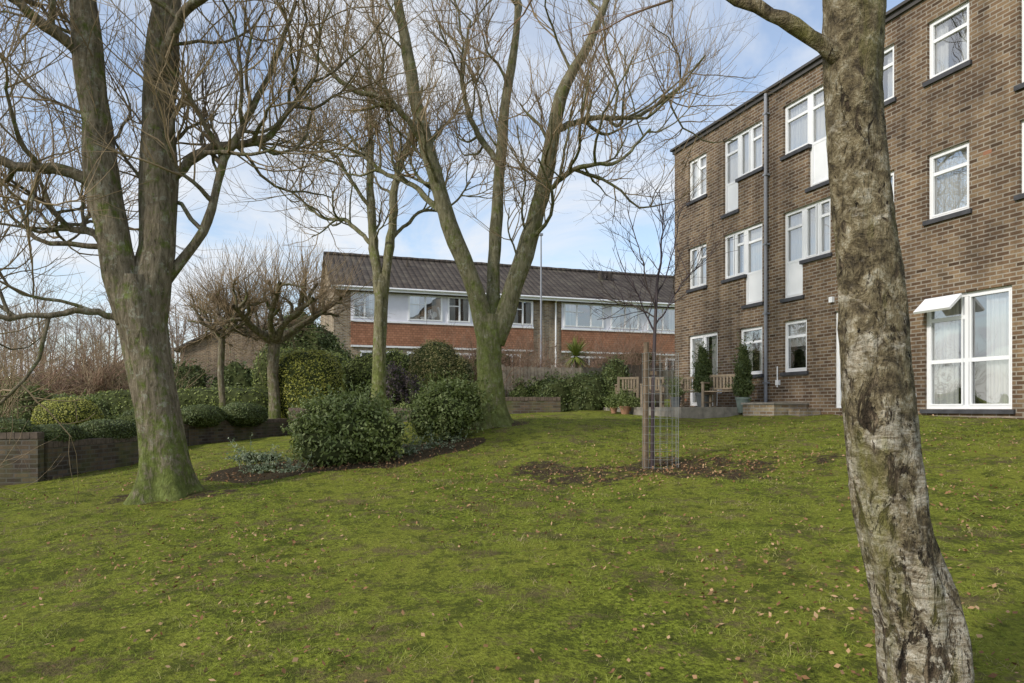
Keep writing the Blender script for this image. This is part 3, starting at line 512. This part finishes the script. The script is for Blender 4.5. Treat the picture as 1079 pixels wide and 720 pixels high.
A.obj('terracotta_air_bricks',[simple('terracotta',(.28,.13,.07),.8,.15,9)],parent=root)
M_stone=simple('patio_stone',(.27,.24,.20),.85,.3,5,bmp=.3)
A=Acc()
for i in range(7):
    for j in range(4): A.box(.0+i*.6,.594+i*.6,-2.45+j*.6,-1.856+j*.6,-.35,.02+.003*((i*3+j)%3))
A.obj('patio_paving',[M_stone],loc=(4.92,21.5,0),rz=root.rotation_euler[2])
A=Acc();A.box(4.5,5.6,-.95,-.02,-.4,.08,0);A.box(4.47,5.63,-.98,-.02,.083,.125,1);A.box(5.65,6.0,-.6,-.02,-.4,-.03,0);A.obj('brick_step',[M_brick2,M_stone],loc=(4.92,21.5,0),rz=root.rotation_euler[2])
def bl(s,d):
    p=BO+BD*s-BN*d;return float(p[0]),float(p[1])
def bench(name,x,y,zb,rz,w=1.2,mat=M_wood):
    A=Acc()
    for sx_ in (-w/2,w/2-.06):
        A.box(sx_,sx_+.06,-.26,-.2,0,.62);A.box(sx_,sx_+.06,.2,.26,0,.86);A.box(sx_-.01,sx_+.07,-.28,.2,.62,.655);A.box(sx_+.01,sx_+.05,-.2,.2,.34,.4);A.box(sx_+.01,sx_+.05,-.2,.2,.12,.16)
    for k in range(5): A.box(-w/2+.002,w/2-.002,-.25+k*.092,-.175+k*.092,.402,.428)
    A.box(-w/2+.06,w/2-.06,.205,.25,.79,.85);A.box(-w/2+.06,w/2-.06,.205,.25,.47,.51)
    nsl=int(w/.11)
    for k in range(nsl): A.box(-w/2+.1+k*(w-.2)/nsl,-w/2+.15+k*(w-.2)/nsl,.215,.24,.51,.79)
    return A.obj(name,[mat],loc=(x,y,zb),rz=rz)
brz=root.rotation_euler[2];M_teak=simple('weathered_teak',(.30,.235,.16),.8,.25,6)
x,y=bl(1.9,.62);bench('garden_bench',x,y,.025,brz+.25,1.2,M_teak)
x,y=bl(3.65,.85);bench('garden_bench',x,y,.0,brz+.55,1.0,M_teak)
x,y=bl(1.0,1.35);bench('garden_chair',x,y,.025,brz+.9,.6,M_teak)
x,y=bl(.5,1.9);bench('garden_chair',x,y,.025,brz-1.9,.6,M_teak)
def pot(name,x,y,zb,r,h,mat,plant=None,ph=1.2,pr=.24,leaf=None):
    e=empty(name,(x,y,zb));A=Acc();prof=[(0,.7*r),(.02,.72*r),(h*.85,.95*r),(h*.85,1.05*r),(h,1.07*r),(h,.93*r),(h*.9,.9*r),(h*.9,.01)]
    S=20;a=np.arange(S)*2*np.pi/S;V=np.array([[(math.cos(t)*q,math.sin(t)*q,z) for t in a] for z,q in prof]);k=len(prof)
    i=np.arange(k-1)[:,None]*S+np.arange(S)[None];i2=np.arange(k-1)[:,None]*S+(np.arange(S)[None]+1)%S;A.add(V,np.stack([i,i2,i2+S,i+S],-1).reshape(-1,4));A.obj('pot',[mat],parent=e,smooth=False)
    if plant=='cone':
        o=shrub('conifer_foliage',(0,0,h),[(0,0,ph*.22,pr,pr,ph*.27),(0.01,0,ph*.5,pr*.85,pr*.85,ph*.28),(0,.01,ph*.78,pr*.5,pr*.5,ph*.24)],3600,.03,leaf or M_leafD,amt=.12,shell=.14,core=.8,sprig=40);o.parent=e
    elif plant: 
        o=shrub('plant_foliage',(0,0,h),[(0,0,ph*.4,pr,pr,ph*.5)],900,.03,leaf or M_leafA,amt=.2,shell=.25,core=.6,sprig=25);o.parent=e
    return e
M_terra=simple('terracotta_pot',(.36,.19,.11),.8,.15,6);M_gp=simple('grey_pot',(.13,.14,.14),.6,.2,6);M_sage=simple('green_pot',(.19,.23,.20),.5,.2,6)
x,y=bl(2.95,1.0);pot('potted_conifer',x,y,.025,.2,.36,M_gp,'cone',1.2,.27)
x,y=bl(4.25,.75);pot('potted_conifer',x,y,-.12,.18,.38,M_sage,'cone',1.25,.24,M_leafD)
for (xx,yy,r,h,pl) in ((3.0,18.9,.14,.22,'b'),(3.25,19.1,.11,.18,None),(2.75,19.2,.1,.17,'b')): pot('terracotta_planter',xx,yy,g1(xx,yy),r,h,M_terra,pl,.3,.16)
pot('terracotta_planter',*bl(2.45,1.5),.025,.14,.26,M_gp,'b',.35,.18)
# ------------------------------------------------------------------ garden walls
M_cope=simple('coping_brick',(.12,.09,.068),.9,.35,9)
def gwall(name,p0,p1,z0,z1,t=.22,mat=M_brickd):
    p0=np.array(p0);p1=np.array(p1);L_=float(np.linalg.norm(p1-p0));rz=math.atan2(*(p1-p0)[::-1]);A=Acc();A.box(0,L_,0,t,z0,z1,0)
    n=int(L_/.112)
    for i in range(n): A.box(i*L_/n+.004,(i+1)*L_/n-.004,-.01,t+.01,z1+.002,z1+.10+.003*((i*7)%3),1)
    return A.obj(name,[mat,M_cope],loc=(p0[0],p0[1],0),rz=rz)
gwall('garden_wall',(-14,10.4),(-7.67,11.5),-2.4,-.50)
gwall('garden_wall',(-7.67,11.75),(-7.4,14.3),-2.4,-.66)
gwall('garden_wall',(-8.1,14.3),(-7.75,17),-2.2,-.5)
gwall('garden_wall',(-7.75,17.05),(-6.6,21),-2.,-.42)
gwall('garden_wall',(-6.6,21),(-1.,19.6),-1.5,-.1)
gwall('garden_wall',(-1.,19.6),(1.35,19.75),-1.2,.2)
M_fence=simple('grey_fence_timber',(.22,.19,.15),.9,.4,4,bmp=.4);M_fence2=simple('dark_fence_timber',(.09,.07,.05),.9,.35,5,bmp=.4)
def fence(name,p0,p1,z0,z1,mat):
    p0=np.array(p0);p1=np.array(p1);L_=float(np.linalg.norm(p1-p0));rz=math.atan2(*(p1-p0)[::-1]);A=Acc();n=int(L_/.125)
    for i in range(n): A.box(i*.125,i*.125+.108,0,.02,z0+.05,z1+.02*math.sin(i*2.3))
    for z in (z0+.3,z1-.25): A.box(0,L_,.021,.06,z,z+.08)
    for i in range(int(L_/1.8)+1): A.box(i*1.8-.045,i*1.8+.045,.022,.11,z0-.4,z1+.08)
    return A.obj(name,[mat],loc=(p0[0],p0[1],0),rz=rz)
fence('timber_fence',(-.3,25.),(2.6,25.6),-.3,1.45,M_fence)
fence('timber_fence',(2.9,22.3),(4.75,22.4),-.3,1.35,M_fence2)
fence('timber_fence',(2.6,26.2),(9,29.5),-.2,1.5,M_fence)
fence('timber_fence',(-22,27),(-10.5,28.5),-1.2,.2,M_fence)
# ------------------------------------------------------------------ terrace of houses
def tile_hang():
    m,nt,b=newmat('terracotta_hung_tile');t=nt.nodes.new('ShaderNodeTexCoord');s=nt.nodes.new('ShaderNodeSeparateXYZ');nt.links.new(t.outputs['Object'],s.inputs[0]);cb=nt.nodes.new('ShaderNodeCombineXYZ');nt.links.new(s.outputs[0],cb.inputs[0]);nt.links.new(s.outputs[2],cb.inputs[1])
    br=N(nt,'ShaderNodeTexBrick',_Scale=1.,_Mortar_Size=.006,_Brick_Width=.17,_Row_Height=.11);nt.links.new(cb.outputs[0],br.inputs['Vector']);br.inputs['Color1'].default_value=(.29,.13,.07,1);br.inputs['Color2'].default_value=(.40,.19,.11,1);br.inputs['Mortar'].default_value=(.1,.045,.025,1)
    nt.links.new(mix(nt,.7,br.outputs['Color'],ramp(nt,noise(nt,.8,4,t.outputs['Object']),[(.3,(.6,.6,.6)),(.7,(1.2,1.2,1.2))]),'MULTIPLY'),b.inputs['Base Color']);b.inputs['Roughness'].default_value=.85
    fr=math_(nt,'FRACT',math_(nt,'DIVIDE',s.outputs[2],.11));bump(nt,b,fr,-.6,.02);return m
def roof_tile():
    m,nt,b=newmat('concrete_roof_tile');t=nt.nodes.new('ShaderNodeTexCoord');s=nt.nodes.new('ShaderNodeSeparateXYZ');nt.links.new(t.outputs['Object'],s.inputs[0])
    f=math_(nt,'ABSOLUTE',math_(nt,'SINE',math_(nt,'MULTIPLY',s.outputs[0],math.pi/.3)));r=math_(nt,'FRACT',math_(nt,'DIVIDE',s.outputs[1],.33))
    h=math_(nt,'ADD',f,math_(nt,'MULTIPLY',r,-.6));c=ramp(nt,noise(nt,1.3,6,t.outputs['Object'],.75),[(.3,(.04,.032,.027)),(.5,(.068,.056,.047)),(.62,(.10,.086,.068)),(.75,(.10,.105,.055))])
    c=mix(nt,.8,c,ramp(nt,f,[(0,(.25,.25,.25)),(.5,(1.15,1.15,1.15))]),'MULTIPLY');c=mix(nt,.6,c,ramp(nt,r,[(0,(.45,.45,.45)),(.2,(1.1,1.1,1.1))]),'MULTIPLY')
    nt.links.new(c,b.inputs['Base Color']);b.inputs['Roughness'].default_value=.95;b.inputs['Specular IOR Level'].default_value=.2;bump(nt,b,h,.6,.05);return m
M_tile=tile_hang();M_roof=roof_tile()
TR=math.atan2(.3278,.9447);troot=empty('terraced_houses',(-8.27,33,0),TR)
TW=30.;EZ=5.72;RZ=8.0;DP=8.4
A=Acc();A.box(0,TW,.0,DP,-1,EZ-.02);A.add([(0,0,EZ-.02),(0,DP,EZ-.02),(0,DP/2,RZ-.12),(0,DP/2,RZ-.12)],[[0,1,2,3]]);A.obj('walls',[M_brick2],parent=troot)
A=Acc()
for sgn in (0,1):
    y0=-.35 if sgn==0 else DP+.35;z0=EZ-.1
    A.quad((-.15,y0,z0),(TW,y0,z0),(TW,DP/2,RZ),(-.15,DP/2,RZ));A.quad((-.15,y0,z0-.12),(-.15,DP/2,RZ-.12),(TW,DP/2,RZ-.12),(TW,y0,z0-.12))
A.quad((-.15,-.35,EZ-.22),(-.15,-.35,EZ-.1),(-.15,DP/2,RZ),(-.15,DP/2,RZ-.12))
A.obj('roof',[M_roof],parent=troot)
A=Acc();V,Q=tubes(np.array([[(-.15+i*(TW+.15)/60,DP/2,RZ+.02) for i in range(61)]]),np.full((1,61),.11)*(1+.15*(np.arange(61)%2)),8);A.add(V,Q);A.obj('ridge_tiles',[M_roof],parent=troot)
A=Acc();A.box(-.15,TW,-.41,-.352,EZ-.26,EZ-.1);A.obj('fascia',[M_white],parent=troot)
A=Acc();V,Q=tubes(np.array([[(-.15,-.46,EZ-.12),(TW,-.46,EZ-.12)]]),np.full((1,2),.05),8);A.add(V,Q)
for px in (10.3,11.1): V,Q=tubes(np.array([[(px,-.1,0),(px,-.1,EZ-.3),(px,-.45,EZ-.15)]]),np.full((1,3),.045),8);A.add(V,Q)
A.obj('gutters',[M_white],parent=troot)
Fr,Gl,Cu,Pn,Tl=Acc(),Acc(),Acc(),Acc(),Acc()
for a,b in ((.77,9.88),(11.45,20.5),(22,TW)):
    Pn.box(a,b,-.06,-.002,4.12,5.45);Fr.box(a-.01,b+.01,-.12,-.002,4.04,4.118);Tl.box(a,b,-.08,-.002,2.95,4.038);Fr.box(a,b,-.09,-.002,2.86,2.948)
for a,b,vs in ((.9,1.9,(1.4,)),(3.5,5.1,(4.3,)),(5.45,6.5,(6.0,)),(8.7,9.8,(9.3,)),(11.6,13.8,(12.3,13.1)),(14.3,15.9,(15.1,)),(16.5,18.3,(17.4,)),(19,20.2,())):
    Fr.box(a,b,-.10,-.061,4.22,4.27);Fr.box(a,b,-.10,-.061,5.36,5.42)
    for v in (a,)+vs+(b,): Fr.box(v-.04,v+.04,-.104,-.061,4.2,5.42)
    Fr.box(a,a+(b-a)/2,-.101,-.061,4.95,5.0)
    w=b-a;Gl.quad((a,-.075,4.25),(b,-.075,4.25),(b,-.075,5.38),(a,-.075,5.38));Cu.quad((a,-.066,4.25),(a+w*.32,-.066,4.25),(a+w*.32,-.066,5.38),(a,-.066,5.38));Cu.quad((b-w*.3,-.066,4.25),(b,-.066,4.25),(b,-.066,5.38),(b-w*.3,-.066,5.38))
    Tl.box(a+w*.321,b-w*.301,-.065,-.0615,4.25,5.38,1)
for a,b in ((1.2,2.9),(3.4,4.3),(5.6,7.4),(8.3,9.2),(12,14),(15,17),(17.6,18.5)):
    zz=1.0 if b-a>1 else .6
    Fr.box(a,b,-.05,-.002,zz,2.7);Tl.box(a+.08,(a+b)/2-.03,-.06,-.051,zz+.1,2.6,1);Tl.box((a+b)/2+.03,b-.08,-.06,-.051,zz+.1,2.6,1)
Fr.obj('window_frames',[M_white],parent=troot);Gl.obj('window_glass',[M_glass],parent=troot);Cu.obj('curtains',[M_curt],parent=troot);Pn.obj('cladding_band',[M_panel],parent=troot);Tl.obj('hung_tiles',[M_tile,M_dark],parent=troot)
A=Acc()
for px in (15.1,15.6):
    A.box(px,px+.25,2.9,3.15,EZ+1.55,EZ+2.05)
V,Q=tubes(np.array([[(4.,3.,EZ+1.3),(4.,3.,EZ+2.0)],[(9.,3.4,EZ+1.4),(9.,3.4,EZ+2.2)]]),np.full((2,2),.06),8);A.add(V,Q)
A.obj('roof_vents',[M_roof],parent=troot)
A=Acc();V,Q=tubes(np.array([[(0,0,0),(0,0,3),(0,0,6.2),(0,0,7.4)]]),np.array([[.055,.045,.035,.03]]),10);A.add(V,Q);A.box(-.07,.07,-.07,.07,7.4,7.5);A.box(-.08,.08,-.08,.08,0,.5);A.obj('pole',[M_pipe],loc=(1.3,31.8,.3),rz=.35)
def house(name,x,y,zb,rz,w,d,eh,rh,ws,mat=None):
    e=empty(name,(x,y,zb),rz);A=Acc();A.box(0,w,0,d,-2,eh)
    A.add([(0,0,eh),(w,0,eh),(w/2,0,eh+rh),(w/2,0,eh+rh)],[[0,1,2,3]]);A.add([(0,d,eh),(w,d,eh),(w/2,d,eh+rh),(w/2,d,eh+rh)],[[0,1,2,3]]);A.obj('walls',[mat or M_brick],parent=e)
    A=Acc()
    for s in (0,1):
        xe=-.3 if s==0 else w+.3;ze=eh-.3*rh/(w/2)
        A.quad((xe,-.3,ze+.03),(w/2,-.3,eh+rh+.03),(w/2,d+.3,eh+rh+.03),(xe,d+.3,ze+.03));A.quad((xe,-.3,ze-.12),(xe,d+.3,ze-.12),(w/2,d+.3,eh+rh-.12),(w/2,-.3,eh+rh-.12));A.quad((xe,-.3,ze-.12),(w/2,-.3,eh+rh-.12),(w/2,-.3,eh+rh+.03),(xe,-.3,ze+.03))
    A.obj('roof',[M_roof],parent=e);A=Acc();B=Acc()
    for (a,b,c,dd) in ws: A.box(a,b,-.05,-.003,c,dd);B.box(a+.08,b-.08,-.06,-.051,c+.08,dd-.08)
    if ws: A.obj('window_frames',[M_white],parent=e);B.obj('window_glass',[M_dark],parent=e)
house('brick_house',-19.6,42,0,.1,6.,9,3.6,1.5,[])
house('brick_house',-34.8,60,0,.05,4.6,6,2.9,1.3,[(.7,2.2,1.2,2.3),(2.7,4.0,1.2,2.3)],M_brick2)
# ------------------------------------------------------------------ distant woodland
def wood(name,regions,mat):
    A=Acc()
    for (n,x0,x1,y0,y1,h0,h1) in regions:
        x=rng.uniform(x0,x1,n);y=rng.uniform(y0,y1,n);S_=np.stack([x,y,gz(x,y)-.3],1);H_=rng.uniform(h0,h1,n);D=nrm(np.stack([rng.normal(0,.06,n),rng.normal(0,.06,n),np.ones(n)],1))
        P=grow(S_,D,H_*.85,7,.05,.03);R=(H_*.014)[:,None]*np.linspace(1,.3,7);V,Q=tubes(P,R,4);A.add(V,Q)
        s,d,pr=spawn(P,R,12,.25,1,(30,65));P2=grow(s,d,np.repeat(H_,12)*rng.uniform(.16,.34,len(s)),5,.13,.1);R2=np.minimum(pr*.6,.05)[:,None]*np.linspace(1,.35,5);V,Q=tubes(P2,R2,3);A.add(V,Q)
        s,d,pr=spawn(P2,R2,7,.2,1,(25,60));P3=grow(s,d,rng.uniform(.6,1.8,len(s)),4,.15,.08);V,Q=tubes(P3,np.full((len(s),1),.017)*np.linspace(1.2,.6,4)[None]*np.ones((len(s),1)),3);A.add(V,Q)
    return A.obj(name,[mat],smooth=True)
wood('distant_woodland',[(130,-85,-22,64,100,7,12),(18,-50,-39,46,60,4,7),(22,-22,40,66,85,7,10)],M_twigfar)
wood('distant_shrubbery',[(22,-26,-16,26,36,1.5,2.8)],M_twigr)
# ------------------------------------------------------------------ sky, sun, camera
w=bpy.data.worlds.new('World');scene.world=w;w.use_nodes=True;nt=w.node_tree;bg=nt.nodes['Background']
sd=np.array([-.72,-.50,.55]);sd/=np.linalg.norm(sd);el=math.asin(sd[2]);az=math.atan2(sd[0],sd[1])
sk=nt.nodes.new('ShaderNodeTexSky');sk.sky_type='NISHITA';sk.sun_disc=False;sk.sun_elevation=el;sk.sun_rotation=az;sk.air_density=1.;sk.dust_density=.7;sk.ozone_density=1.4
tc=nt.nodes.new('ShaderNodeTexCoord');sp=nt.nodes.new('ShaderNodeSeparateXYZ');nt.links.new(tc.outputs['Generated'],sp.inputs[0])
dz=math_(nt,'ADD',math_(nt,'MAXIMUM',sp.outputs[2],0.),.22);cx=math_(nt,'DIVIDE',sp.outputs[0],dz);cy=math_(nt,'DIVIDE',sp.outputs[1],dz);cb=nt.nodes.new('ShaderNodeCombineXYZ');nt.links.new(cx,cb.inputs[0]);nt.links.new(cy,cb.inputs[1])
cn=noise(nt,1.5,6,cb.outputs[0],.6,.7);cm=ramp(nt,cn,[(.40,(.20,.20,.20)),(.60,(.92,.92,.92))])
hz=math_(nt,'POWER',math_(nt,'SUBTRACT',1.,math_(nt,'MAXIMUM',sp.outputs[2],0.)),7.)
cf=math_(nt,'MAXIMUM',cm,math_(nt,'MULTIPLY',hz,.85),clamp=True)
skc=mix(nt,1.,sk.outputs[0],(1.4,1.4,1.4),'MULTIPLY')
c=mix(nt,cf,skc,(5.9,6.1,6.4));nt.links.new(c,bg.inputs[0]);bg.inputs[1].default_value=.15
sl=bpy.data.lights.new('sun','SUN');sl.energy=3.1;sl.angle=math.radians(6);sl.color=(1,.94,.85);so=link(bpy.data.objects.new('sun',sl));so.rotation_euler=Vector((-sd[0],-sd[1],-sd[2])).to_track_quat('-Z','Y').to_euler()
cam=bpy.data.cameras.new('camera');cam.sensor_width=36;cam.lens=25.;cam.shift_y=70/1079;cam.clip_end=3000;cam.clip_start=.05
co=link(bpy.data.objects.new('camera',cam));co.location=(0,0,0);co.rotation_euler=(math.pi/2,0,0);scene.camera=co
scene.view_settings.view_transform='Standard';scene.view_settings.look='None';scene.view_settings.exposure=0
